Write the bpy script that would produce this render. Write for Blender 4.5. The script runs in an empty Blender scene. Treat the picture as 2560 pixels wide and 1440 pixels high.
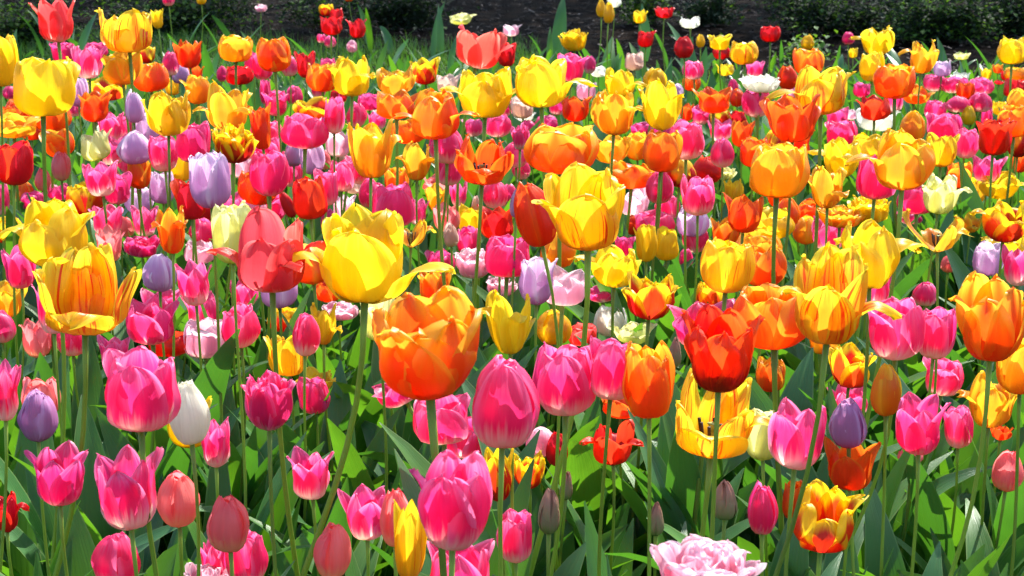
import bpy, math, random
from mathutils import Vector, Matrix
import mathutils.noise as mnoise
R = math.radians
random.seed(7)
scene = bpy.context.scene
col = scene.collection

# ------------------------------------------------------------------ camera, world, sun, exposure
FPX = 4200.0                       # focal length in pixels of the 2560 wide photograph
PITCH = math.atan(1070 / FPX)
CZ = 0.93
cam_d = bpy.data.cameras.new('camera')
cam = bpy.data.objects.new('camera', cam_d); col.objects.link(cam)
cam_d.sensor_width = 36; cam_d.lens = 36 * FPX / 2560
cam_d.dof.use_dof = True; cam_d.dof.focus_distance = 1.75; cam_d.dof.aperture_fstop = 30
cam_d.clip_start = 0.05; cam_d.clip_end = 400
cam.location = (0, 0, CZ); cam.rotation_euler = (math.pi / 2 - PITCH, 0, 0)
scene.camera = cam
scene.render.resolution_x = 1024; scene.render.resolution_y = 576

SUN_EL, SUN_AZ = 50, 28            # degrees; azimuth measured from the view direction towards the right
w = bpy.data.worlds.new('World'); scene.world = w; w.use_nodes = True
nt = w.node_tree; nt.nodes.clear()
sky = nt.nodes.new('ShaderNodeTexSky'); sky.sky_type = 'NISHITA'; sky.sun_disc = False
sky.sun_elevation = R(SUN_EL); sky.sun_rotation = R(SUN_AZ)
bg = nt.nodes.new('ShaderNodeBackground'); bg.inputs[1].default_value = 0.15
out = nt.nodes.new('ShaderNodeOutputWorld')
nt.links.new(sky.outputs[0], bg.inputs[0]); nt.links.new(bg.outputs[0], out.inputs[0])
sd = bpy.data.lights.new('sun', 'SUN'); sd.energy = 5.0; sd.angle = R(0.5); sd.color = (1, 0.96, 0.88)
sun = bpy.data.objects.new('sun', sd); col.objects.link(sun)
sdir = Vector((math.sin(R(SUN_AZ)) * math.cos(R(SUN_EL)), math.cos(R(SUN_AZ)) * math.cos(R(SUN_EL)), math.sin(R(SUN_EL))))
sun.rotation_euler = sdir.to_track_quat('Z', 'Y').to_euler()
scene.view_settings.view_transform = 'Standard'; scene.view_settings.look = 'None'
scene.view_settings.gamma = 1; scene.view_settings.exposure = 1.2
scene.cycles.max_bounces = 10; scene.cycles.transmission_bounces = 8; scene.cycles.diffuse_bounces = 5

# ------------------------------------------------------------------ helpers
FW = Vector((0, math.cos(PITCH), -math.sin(PITCH))); UP = Vector((0, math.sin(PITCH), math.cos(PITCH))); RT = Vector((1, 0, 0))
def at(x, y, d):                    # photo pixel + distance -> point in the garden
    return Vector((0, 0, CZ)) + FW * d + RT * ((x - 1280) / FPX * d) + UP * ((720 - y) / FPX * d)

def tag(o, label=None, cat=None, group=None, kind=None):
    if label: o['label'] = label
    if cat: o['category'] = cat
    if group: o['group'] = group
    if kind: o['kind'] = kind
    return o

def mesh_obj(name, verts, faces, m, parent=None, uvs=None, smooth=True):
    me = bpy.data.meshes.new(name)
    me.from_pydata(verts, [], faces)
    if uvs:
        lay = me.uv_layers.new(name='UVMap')
        li = [0] * len(me.loops); me.loops.foreach_get('vertex_index', li)
        flat = []
        for i in li: flat += uvs[i]
        lay.data.foreach_set('uv', flat)
    if smooth: me.polygons.foreach_set('use_smooth', [True] * len(me.polygons))
    me.materials.append(m); me.update()
    o = bpy.data.objects.new(name, me); col.objects.link(o)
    if parent: o.parent = parent
    return o

def empty(name, loc):
    o = bpy.data.objects.new(name, None); col.objects.link(o); o.location = loc
    o.empty_display_size = 0.02
    return o

class N:                            # tiny node helper
    def __init__(s, name):
        s.m = bpy.data.materials.new(name); s.m.use_nodes = True; s.t = s.m.node_tree; s.t.nodes.clear()
        s.out = s.t.nodes.new('ShaderNodeOutputMaterial')
    def n(s, typ, **k):
        x = s.t.nodes.new(typ)
        for a, b in k.items(): setattr(x, a, b)
        return x
    def l(s, a, b): s.t.links.new(a, b)
    def val(s, sock, v):
        if isinstance(v, bpy.types.NodeSocket): s.l(v, sock)
        else: sock.default_value = v
    def math(s, op, a, b=0.0, c=None, clamp=False):
        x = s.n('ShaderNodeMath', operation=op, use_clamp=clamp)
        s.val(x.inputs[0], a); s.val(x.inputs[1], b)
        if c is not None: s.val(x.inputs[2], c)
        return x.outputs[0]
    def mix(s, f, a, b, mode='MIX'):
        x = s.n('ShaderNodeMix', data_type='RGBA', blend_type=mode)
        s.val(x.inputs[0], f)
        s.val(x.inputs[6], a if isinstance(a, bpy.types.NodeSocket) else (*a, 1)); s.val(x.inputs[7], b if isinstance(b, bpy.types.NodeSocket) else (*b, 1))
        return x.outputs[2]
    def ss(s, v, lo, hi):           # smoothstep
        x = s.n('ShaderNodeMapRange', interpolation_type='SMOOTHSTEP')
        s.val(x.inputs[0], v); s.val(x.inputs[1], lo); s.val(x.inputs[2], hi)
        return x.outputs[0]
    def noise(s, vec, scale, detail=3, rough=0.5, dist=0.0):
        x = s.n('ShaderNodeTexNoise'); s.l(vec, x.inputs['Vector'])
        x.inputs['Scale'].default_value = scale; x.inputs['Detail'].default_value = detail
        x.inputs['Roughness'].default_value = rough; x.inputs['Distortion'].default_value = dist
        return x.outputs[0]

def thin(nd, color, trans_color, trans, rough, bump=None, bstr=0.2, spec=0.5, bdist=0.001):
    p = nd.n('ShaderNodeBsdfPrincipled'); t = nd.n('ShaderNodeBsdfTranslucent'); mx = nd.n('ShaderNodeMixShader')
    nd.val(p.inputs['Base Color'], color); p.inputs['Roughness'].default_value = rough
    p.inputs['Specular IOR Level'].default_value = spec
    nd.val(t.inputs['Color'], trans_color); nd.val(mx.inputs[0], trans)
    if bump is not None:
        b = nd.n('ShaderNodeBump'); b.inputs['Strength'].default_value = bstr; b.inputs['Distance'].default_value = bdist
        nd.l(bump, b.inputs['Height']); nd.l(b.outputs[0], p.inputs['Normal']); nd.l(b.outputs[0], t.inputs['Normal'])
    nd.l(p.outputs[0], mx.inputs[1]); nd.l(t.outputs[0], mx.inputs[2]); nd.l(mx.outputs[0], nd.out.inputs[0])

def petal_mat(name, body, base, base_h=0.25, tip=None, edge=None, edge_w=0.5, band=None, streak=None, st=0.56, flame=None, sat=1.0, trans=0.58, rough=0.38, base_fuzz=0.12):
    nd = N(name)
    uv = nd.n('ShaderNodeUVMap'); sp = nd.n('ShaderNodeSeparateXYZ'); nd.l(uv.outputs[0], sp.inputs[0])
    oi = nd.n('ShaderNodeObjectInfo')
    V = sp.outputs[1]; a = nd.math('ABSOLUTE', nd.math('MULTIPLY_ADD', sp.outputs[0], 2.0, -1.0))
    cb = nd.n('ShaderNodeCombineXYZ')
    nd.l(nd.math('MULTIPLY', sp.outputs[0], 16.0), cb.inputs[0]); nd.l(nd.math('MULTIPLY', V, 1.3), cb.inputs[1])
    nd.l(nd.math('MULTIPLY', oi.outputs['Random'], 40.0), cb.inputs[2])
    vein = nd.noise(cb.outputs[0], 1.0, 3, 0.55, 0.3)
    cf = nd.n('ShaderNodeCombineXYZ'); nd.l(nd.math('MULTIPLY', sp.outputs[0], 60.0), cf.inputs[0]); nd.l(nd.math('MULTIPLY', V, 5.0), cf.inputs[1])
    fine = nd.noise(cf.outputs[0], 1.0, 2)
    geo = nd.n('ShaderNodeTexCoord')
    blot = nd.noise(geo.outputs['Object'], 55.0, 3)
    vj = nd.math('ADD', V, nd.math('MULTIPLY', nd.math('SUBTRACT', vein, 0.5), base_fuzz * 4))
    c = nd.mix(nd.math('MULTIPLY', nd.math('SUBTRACT', vein, 0.35), 0.7, clamp=True), body, tuple(x * 0.62 for x in body))
    if tip: c = nd.mix(nd.ss(vj, 0.45, 1.0), c, tip)
    if flame:                                   # broad flame of a second colour rising from the base along the middle
        fm = nd.math('MULTIPLY', nd.ss(nd.math('ADD', a, nd.math('MULTIPLY', V, 0.55)), 0.95, 0.45), nd.ss(vj, 0.02, 0.2))
        c = nd.mix(fm, c, flame)
    if band:                                    # sharp coloured margin, broadest at the tip
        bm = nd.math('ADD', nd.math('MULTIPLY', nd.math('MULTIPLY', a, a), .55), nd.math('ADD', nd.math('MULTIPLY', V, .8), nd.math('MULTIPLY', nd.math('SUBTRACT', vein, 0.5), 0.16)))
        c = nd.mix(nd.ss(bm, band[1], band[1] + .17), c, band[0])
    if edge:
        em = nd.math('ADD', nd.ss(nd.math('ADD', a, nd.math('MULTIPLY', nd.math('SUBTRACT', vein, 0.5), 0.5)), 1.0 - edge_w, 1.02),
                     nd.math('MULTIPLY', nd.ss(vj, 1.0 - edge_w * 0.6, 1.02), 0.8), clamp=True)
        c = nd.mix(em, c, edge)
    if streak:
        cs = nd.n('ShaderNodeCombineXYZ'); nd.l(nd.math('MULTIPLY', sp.outputs[0], 26.0), cs.inputs[0]); nd.l(nd.math('MULTIPLY', V, 1.1), cs.inputs[1])
        nd.l(nd.math('MULTIPLY_ADD', oi.outputs['Random'], 31.0, 5.0), cs.inputs[2])
        vs_ = nd.noise(cs.outputs[0], 1.0, 2, 0.4, 0.25)
        sm = nd.math('MULTIPLY', nd.ss(vs_, st, st + 0.035), nd.math('MULTIPLY', nd.ss(V, 0.15, 0.35), nd.ss(V, 1.0, 0.8)))
        c = nd.mix(sm, c, streak)
    c = nd.mix(nd.ss(vj, base_h * 1.45, base_h * 0.75), c, base)
    c = nd.mix(nd.math('MULTIPLY', nd.ss(blot, 0.5, 0.75), 0.18), c, tuple(min(1, x * 1.25 + 0.02) for x in body))
    hs = nd.n('ShaderNodeHueSaturation'); nd.l(c, hs.inputs['Color'])
    nd.l(nd.math('MULTIPLY_ADD', oi.outputs['Random'], 0.014, 0.493), hs.inputs['Hue'])
    nd.l(nd.math('MULTIPLY_ADD', oi.outputs['Random'], 0.22, 0.9), hs.inputs['Value'])
    hs.inputs['Saturation'].default_value = sat
    g = nd.n('ShaderNodeGamma'); nd.l(hs.outputs[0], g.inputs[0]); g.inputs[1].default_value = 0.86
    hgt = nd.math('ADD', nd.math('MULTIPLY', fine, 0.5), nd.math('ADD', vein, nd.math('MULTIPLY', blot, 0.7)))
    thin(nd, hs.outputs[0], g.outputs[0], trans, rough, hgt, 0.45, 0.5, 0.0012)
    return nd.m

PM = {
 'y': petal_mat('petal_yellow', (0.92, 0.62, 0.008), (0.66, 0.50, 0.03), 0.2, edge=(0.94, 0.72, 0.025), edge_w=0.4),
 'ys': petal_mat('petal_yellow_streaked', (0.93, 0.57, 0.010), (0.80, 0.42, 0.02), 0.3, streak=(0.72, 0.07, 0.008), st=0.635, edge=(0.94, 0.68, 0.02), edge_w=0.4),
 'yf': petal_mat('petal_yellow_flamed', (0.94, 0.64, 0.012), (0.80, 0.46, 0.02), 0.2, streak=(0.80, 0.09, 0.008), st=0.575, flame=(0.92, 0.34, 0.012), edge=(0.95, 0.76, 0.03), edge_w=0.45),
 'yo': petal_mat('petal_apricot', (0.94, 0.42, 0.012), (0.74, 0.38, 0.02), 0.18, edge=(0.95, 0.64, 0.025), edge_w=0.5, flame=(0.92, 0.29, 0.012)),
 'o': petal_mat('petal_orange', (0.93, 0.20, 0.008), (0.74, 0.34, 0.02), 0.12, edge=(0.95, 0.46, 0.02), edge_w=0.35, flame=(0.90, 0.10, 0.006), band=((0.95, 0.44, 0.02), .86)),
 'of': petal_mat('petal_two_tone_orange', (0.94, 0.24, 0.010), (0.74, 0.38, 0.03), 0.14, tip=(0.95, 0.46, 0.02), flame=(0.90, 0.12, 0.006), band=((0.96, 0.56, 0.03), .84)),  # yellow rim is its own; yellower tip paints in glow through single petals
 'or': petal_mat('petal_scarlet', (0.88, 0.075, 0.006), (0.80, 0.14, 0.01), 0.12, edge=(0.92, 0.20, 0.01), edge_w=0.35),
 'rr': petal_mat('petal_glowing_red', (0.88, 0.042, 0.006), (0.45, 0.006, 0.006), 0.42, edge=(0.90, 0.08, 0.01), edge_w=0.4, base_fuzz=.2),
 'r': petal_mat('petal_red', (0.72, 0.014, 0.008), (0.48, 0.01, 0.01), 0.2, edge=(0.82, 0.03, 0.012), edge_w=0.35),
 'ry': petal_mat('petal_red_and_yellow', (0.66, 0.030, 0.005), (0.42, 0.010, 0.005), 0.36, band=((0.95, 0.68, 0.01), .60)),
 'c': petal_mat('petal_coral', (0.90, 0.055, 0.055), (0.84, 0.54, 0.44), 0.24, edge=(0.93, 0.14, 0.12), edge_w=0.35),
 'p': petal_mat('petal_pink', (0.94, 0.030, 0.19), (0.92, 0.74, 0.62), 0.37, edge=(0.95, 0.19, 0.42), edge_w=0.45),
 'm': petal_mat('petal_magenta', (0.88, 0.026, 0.19), (0.84, 0.46, 0.42), 0.26, edge=(0.92, 0.15, 0.38), edge_w=0.4),
 's': petal_mat('petal_salmon', (0.95, 0.28, 0.27), (0.90, 0.50, 0.30), 0.38, edge=(0.95, 0.15, 0.16), edge_w=0.4),
 'l': petal_mat('petal_lilac', (0.68, 0.36, 0.62), (0.58, 0.24, 0.48), 0.3, edge=(0.90, 0.74, 0.86), edge_w=0.5, trans=0.5),
 'v': petal_mat('petal_violet', (0.52, 0.20, 0.44), (0.48, 0.16, 0.38), 0.3, edge=(0.66, 0.38, 0.66), edge_w=0.4, trans=0.4),
 'w': petal_mat('petal_white', (0.92, 0.90, 0.78), (0.76, 0.76, 0.50), 0.2, trans=0.6),
 'k': petal_mat('petal_cream', (0.86, 0.82, 0.28), (0.66, 0.68, 0.18), 0.3, edge=(0.90, 0.88, 0.44), edge_w=0.4),
 'lp': petal_mat('petal_pale_pink', (0.94, 0.44, 0.56), (0.90, 0.74, 0.64), 0.3, edge=(0.95, 0.74, 0.80), edge_w=0.45, trans=.66),
 'b': petal_mat('petal_blush', (0.80, 0.54, 0.42), (0.72, 0.62, 0.42), 0.3, edge=(0.82, 0.58, 0.50), edge_w=0.4),
 'g': petal_mat('petal_unripe', (0.30, 0.25, 0.12), (0.20, 0.25, 0.07), 0.3, tip=(0.46, 0.20, 0.15), edge=(0.44, 0.20, 0.14), edge_w=0.2, trans=0.25, rough=0.5),
}

def leaf_mat(name, a, b, tr, trans=0.35, rough=0.36):
    nd = N(name)
    uv = nd.n('ShaderNodeUVMap'); sp = nd.n('ShaderNodeSeparateXYZ'); nd.l(uv.outputs[0], sp.inputs[0])
    oi = nd.n('ShaderNodeObjectInfo'); tc = nd.n('ShaderNodeTexCoord')
    cb = nd.n('ShaderNodeCombineXYZ'); nd.l(nd.math('MULTIPLY', sp.outputs[0], 30.0), cb.inputs[0]); nd.l(sp.outputs[1], cb.inputs[1])
    nd.l(oi.outputs['Random'], cb.inputs[2])
    vein = nd.noise(cb.outputs[0], 1.0, 3)
    bl = nd.noise(tc.outputs['Object'], 14.0, 4)
    c = nd.mix(nd.ss(bl, 0.3, 0.7), a, b)
    c = nd.mix(nd.math('MULTIPLY', nd.ss(vein, 0.45, 0.7), 0.35), c, tuple(x * 0.55 for x in a))
    am = nd.math('ABSOLUTE', nd.math('MULTIPLY_ADD', sp.outputs[0], 2.0, -1.0))
    c = nd.mix(nd.math('MULTIPLY', nd.ss(am, 0.9, 1.0), 0.6), c, (0.30, 0.42, 0.14))
    hs = nd.n('ShaderNodeHueSaturation'); nd.l(c, hs.inputs['Color'])
    nd.l(nd.math('MULTIPLY_ADD', oi.outputs['Random'], 0.5, 0.75), hs.inputs['Value'])
    t = nd.mix(nd.ss(bl, 0.3, 0.7), tr, tuple(x * 0.7 for x in tr))
    thin(nd, hs.outputs[0], t, trans, rough, vein, 0.35, 0.5, 0.002)
    return nd.m
LM = [leaf_mat('leaf_green', (0.045, 0.14, 0.026), (0.085, 0.22, 0.035), (0.16, 0.42, 0.015)),
      leaf_mat('leaf_bluish', (0.048, 0.14, 0.045), (0.08, 0.20, 0.065), (0.11, 0.36, 0.02), 0.3, 0.32)]
STEM = leaf_mat('stem_green', (0.18, 0.29, 0.04), (0.25, 0.36, 0.05), (0.42, 0.60, 0.03), 0.35, 0.42)
def plain(name, c, rough=0.6, c2=None, scale=300):
    nd = N(name); p = nd.n('ShaderNodeBsdfPrincipled'); tc = nd.n('ShaderNodeTexCoord')
    x = nd.mix(nd.ss(nd.noise(tc.outputs['Object'], scale, 3), 0.4, 0.65), c, c2 or tuple(v * 0.5 for v in c))
    nd.l(x, p.inputs['Base Color']); p.inputs['Roughness'].default_value = rough; nd.l(p.outputs[0], nd.out.inputs[0])
    return nd.m
M_PIST = plain('pistil_green', (0.28, 0.36, 0.10)); M_ANTH = plain('anther_black', (0.03, 0.015, 0.012), 0.7)

# ------------------------------------------------------------------ petals
def spline(pts, t):
    n = len(pts) - 1; x = t * n; i = min(int(x), n - 1); f = x - i
    p0 = pts[max(i - 1, 0)]; p1 = pts[i]; p2 = pts[i + 1]; p3 = pts[min(i + 2, n)]
    return [0.5 * (2 * b + (c - a) * f + (2 * a - 5 * b + 4 * c - d) * f * f + (3 * b - a - 3 * c + d) * f ** 3) for a, b, c, d in zip(p0, p1, p2, p3)]

PROF = {   # (radius, height) from the base to the tip
 'C': [(.03, 0), (.27, .03), (.45, .20), (.50, .46), (.465, .74), (.39, 1.0)],
 'B': [(.03, 0), (.29, .04), (.46, .24), (.50, .48), (.40, .76), (.17, 1.0)],
 'G': [(.03, 0), (.28, .05), (.42, .26), (.43, .52), (.47, .78), (.60, 1.0)],
 'O': [(.03, 0), (.28, .04), (.48, .24), (.56, .50), (.60, .76), (.66, .98)],
 'K': [(.03, 0), (.23, .03), (.38, .20), (.455, .46), (.49, .74), (.50, 1.0)],
 'H': [(.03, 0), (.24, .03), (.40, .20), (.485, .46), (.50, .74), (.43, 1.0)],
 'R': [(.03, 0), (.30, .06), (.46, .32), (.52, .62), (.70, .80), (.92, .74)],   # outer petal bent outwards
 'T': [(.03, 0), (.30, .08), (.50, .30), (.72, .50), (.98, .58), (1.15, .48)],  # petal fallen wide
 'S': [(.03, 0), (.30, .08), (.58, .22), (.84, .46), (1.0, .78), (1.02, 1.0)],
 'U': [(.03, 0), (.34, .06), (.50, .28), (.44, .55), (.25, .80), (.03, 1.0)],
}
def petal(prof, W, rs, zs, ang, nu, nv, rnd, point=0.5, ripple=0.02, curl=0.0, fringe=0.0, fold=0.0):
    verts, uvs = [], []
    ph1, ph2, ph3 = rnd.uniform(0, 6.3), rnd.uniform(0, 6.3), rnd.uniform(0, 6.3)
    jr = rnd.uniform(-.05, .05); jz = rnd.uniform(-.07, .05); tw = rnd.uniform(-.10, .10); notch = rnd.uniform(0, .05)
    ca, sa = math.cos(ang), math.sin(ang); off = Vector((rnd.uniform(0, 50), rnd.uniform(0, 50), 0))
    pr = [(a * (1 + rnd.gauss(0, .035) * (k > 1)), b + rnd.gauss(0, .012) * (k > 1)) for k, (a, b) in enumerate(PROF[prof])]
    for i in range(nu):
        u = 1 - (1 - i / (nu - 1)) ** 1.35
        r, z = spline(pr, u)
        r = r * rs + jr * u * u; z = z * zs * (1 + jz)
        q = max(0.0, (u - .5) / .5)
        ws = (.30 + .70 * math.sin(min(u / .52, 1) * math.pi / 2) ** 1.1) * max(0.0, 1 - q ** (2.3 - point * 0.5)) ** (.5 + point * .42)
        wd = max(W * ws, 0.004)
        Rr = max(r, .16) * (1.0 if prof in 'BCUHK' else 1.12) + (0.4 * max(0, u - .55) if prof in 'RTS' else 0)
        Rr *= rs ** 0
        for j in range(nv):
            v = -1 + 2 * j / (nv - 1)
            phi = max(-1.5, min(1.5, v * wd / Rr))
            x = Rr * math.sin(phi); y = r - Rr * (1 - math.cos(phi)) * .93
            zz = z
            y += (ripple * (abs(v) ** 2.2) * math.sin(5.5 * u + ph1 + (2 if v > 0 else 0)) + .5 * ripple * math.sin(9 * v + ph2) * u) * (0.4 + u)
            y += curl * (abs(v) ** 3) * u
            y -= .022 * math.exp(-(v / .16) ** 2) * u * (1 - u * .3)          # the groove along the middle
            y += .006 * math.cos(14 * v + ph3) * u
            zz -= abs(v) ** 2 * 0.05 * u * (1 - point)
            zz -= notch * math.exp(-(v / .2) ** 2) * (u > .93)
            if fringe: zz += fringe * math.sin(17 * v + ph1) * math.cos(7 * v + ph2) * max(0, u - .55) * 2
            zz += ripple * .7 * math.sin(4.5 * v + ph3) * u * u
            x += tw * u * z * .5
            nz_ = mnoise.noise(Vector((v * 1.6, u * 2.6, 0)) + off); y += (.045 + ripple) * nz_ * u; x += .02 * nz_ * v
            if u > .8: zz += .03 * mnoise.noise(Vector((v * 4.5, 3.1, 0)) + off) * (u - .8) * 5
            if fold and u > .72:                                              # tip folded over outwards
                k = (u - .72) / .28; y += fold * k * .55; zz -= fold * k * k * .55
            verts.append((x * ca - y * sa, x * sa + y * ca, zz)); uvs.append(((v + 1) / 2, u))
    faces = [(i * nv + j, i * nv + j + 1, (i + 1) * nv + j + 1, (i + 1) * nv + j) for i in range(nu - 1) for j in range(nv - 1)]
    return verts, faces, uvs

def tube(path, rad, n=8):
    vs, fs, uv = [], [], []
    for k, p in enumerate(path):
        t = (path[min(k + 1, len(path) - 1)] - path[max(k - 1, 0)]).normalized()
        a = t.cross(Vector((0, 1, 0.01))).normalized(); b = t.cross(a)
        rr = rad[k] if isinstance(rad, list) else rad
        for j in range(n):
            th = 2 * math.pi * j / n
            vs.append(tuple(p + a * (rr * math.cos(th)) + b * (rr * math.sin(th)))); uv.append((j / n, k / (len(path) - 1)))
    for k in range(len(path) - 1):
        for j in range(n):
            fs.append((k * n + j, k * n + (j + 1) % n, (k + 1) * n + (j + 1) % n, (k + 1) * n + j))
    fs.append(tuple(range(n - 1, -1, -1))); fs.append(tuple((len(path) - 1) * n + j for j in range(n)))
    return vs, fs, uv

def leaf_geo(rnd, L, Wd, lean, droop, nu=12, nv=5, fold=0.35, twist=0.3):
    """a lance shaped leaf rising from the origin and leaning towards +y"""
    vs, fs, uv = [], [], []
    a = R(88) - lean * .35; y = z = 0.0; step = L / (nu - 1); x0 = 0.0; wob = rnd.uniform(-.35, .35); ph = rnd.uniform(0, 6)
    for i in range(nu):
        u = i / (nu - 1)
        wd = Wd * (math.sin(min(1, (u + .16) / .55) * math.pi / 2)) * (1 - max(0, (u - .36) / .64) ** 1.9) ** .9
        wd = max(wd, .0008)
        tw = twist * u * u; ct, st = math.cos(tw), math.sin(tw)
        for j in range(nv):
            v = -1 + 2 * j / (nv - 1)
            lx = v * wd; up = abs(v) ** 1.3 * wd * fold * (1.3 - u) + .05 * wd * math.sin(8 * u + ph + 2 * v)
            # normal of the leaf = towards the stem side
            nx, ny, nz = 0, -math.sin(a), math.cos(a)
            lx2 = lx * ct; off = lx * st
            vs.append((x0 + lx2, y + ny * (up + off), z + nz * (up + off))); uv.append(((v + 1) / 2, u))
        y += math.cos(a) * step; z += math.sin(a) * step; x0 += wob * step * u
        a -= (lean + droop * u * u) / (nu - 1)
    fs = [(i * nv + j, i * nv + j + 1, (i + 1) * nv + j + 1, (i + 1) * nv + j) for i in range(nu - 1) for j in range(nv - 1)]
    return vs, fs, uv

LEAF_MESH = []
lr = random.Random(3)
for k in range(20):
    vs, fs, uv = leaf_geo(lr, lr.uniform(.24, .34), lr.uniform(.014, .031), lr.uniform(.15, .8), lr.choice([0, .3, .9, 1.8]), fold=lr.uniform(.2, .55), twist=lr.uniform(-1.1, 1.1))
    o = mesh_obj('leaf', vs, fs, LM[0 if k % 2 else 1], uvs=uv); LEAF_MESH.append(o.data); bpy.data.objects.remove(o)

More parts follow.
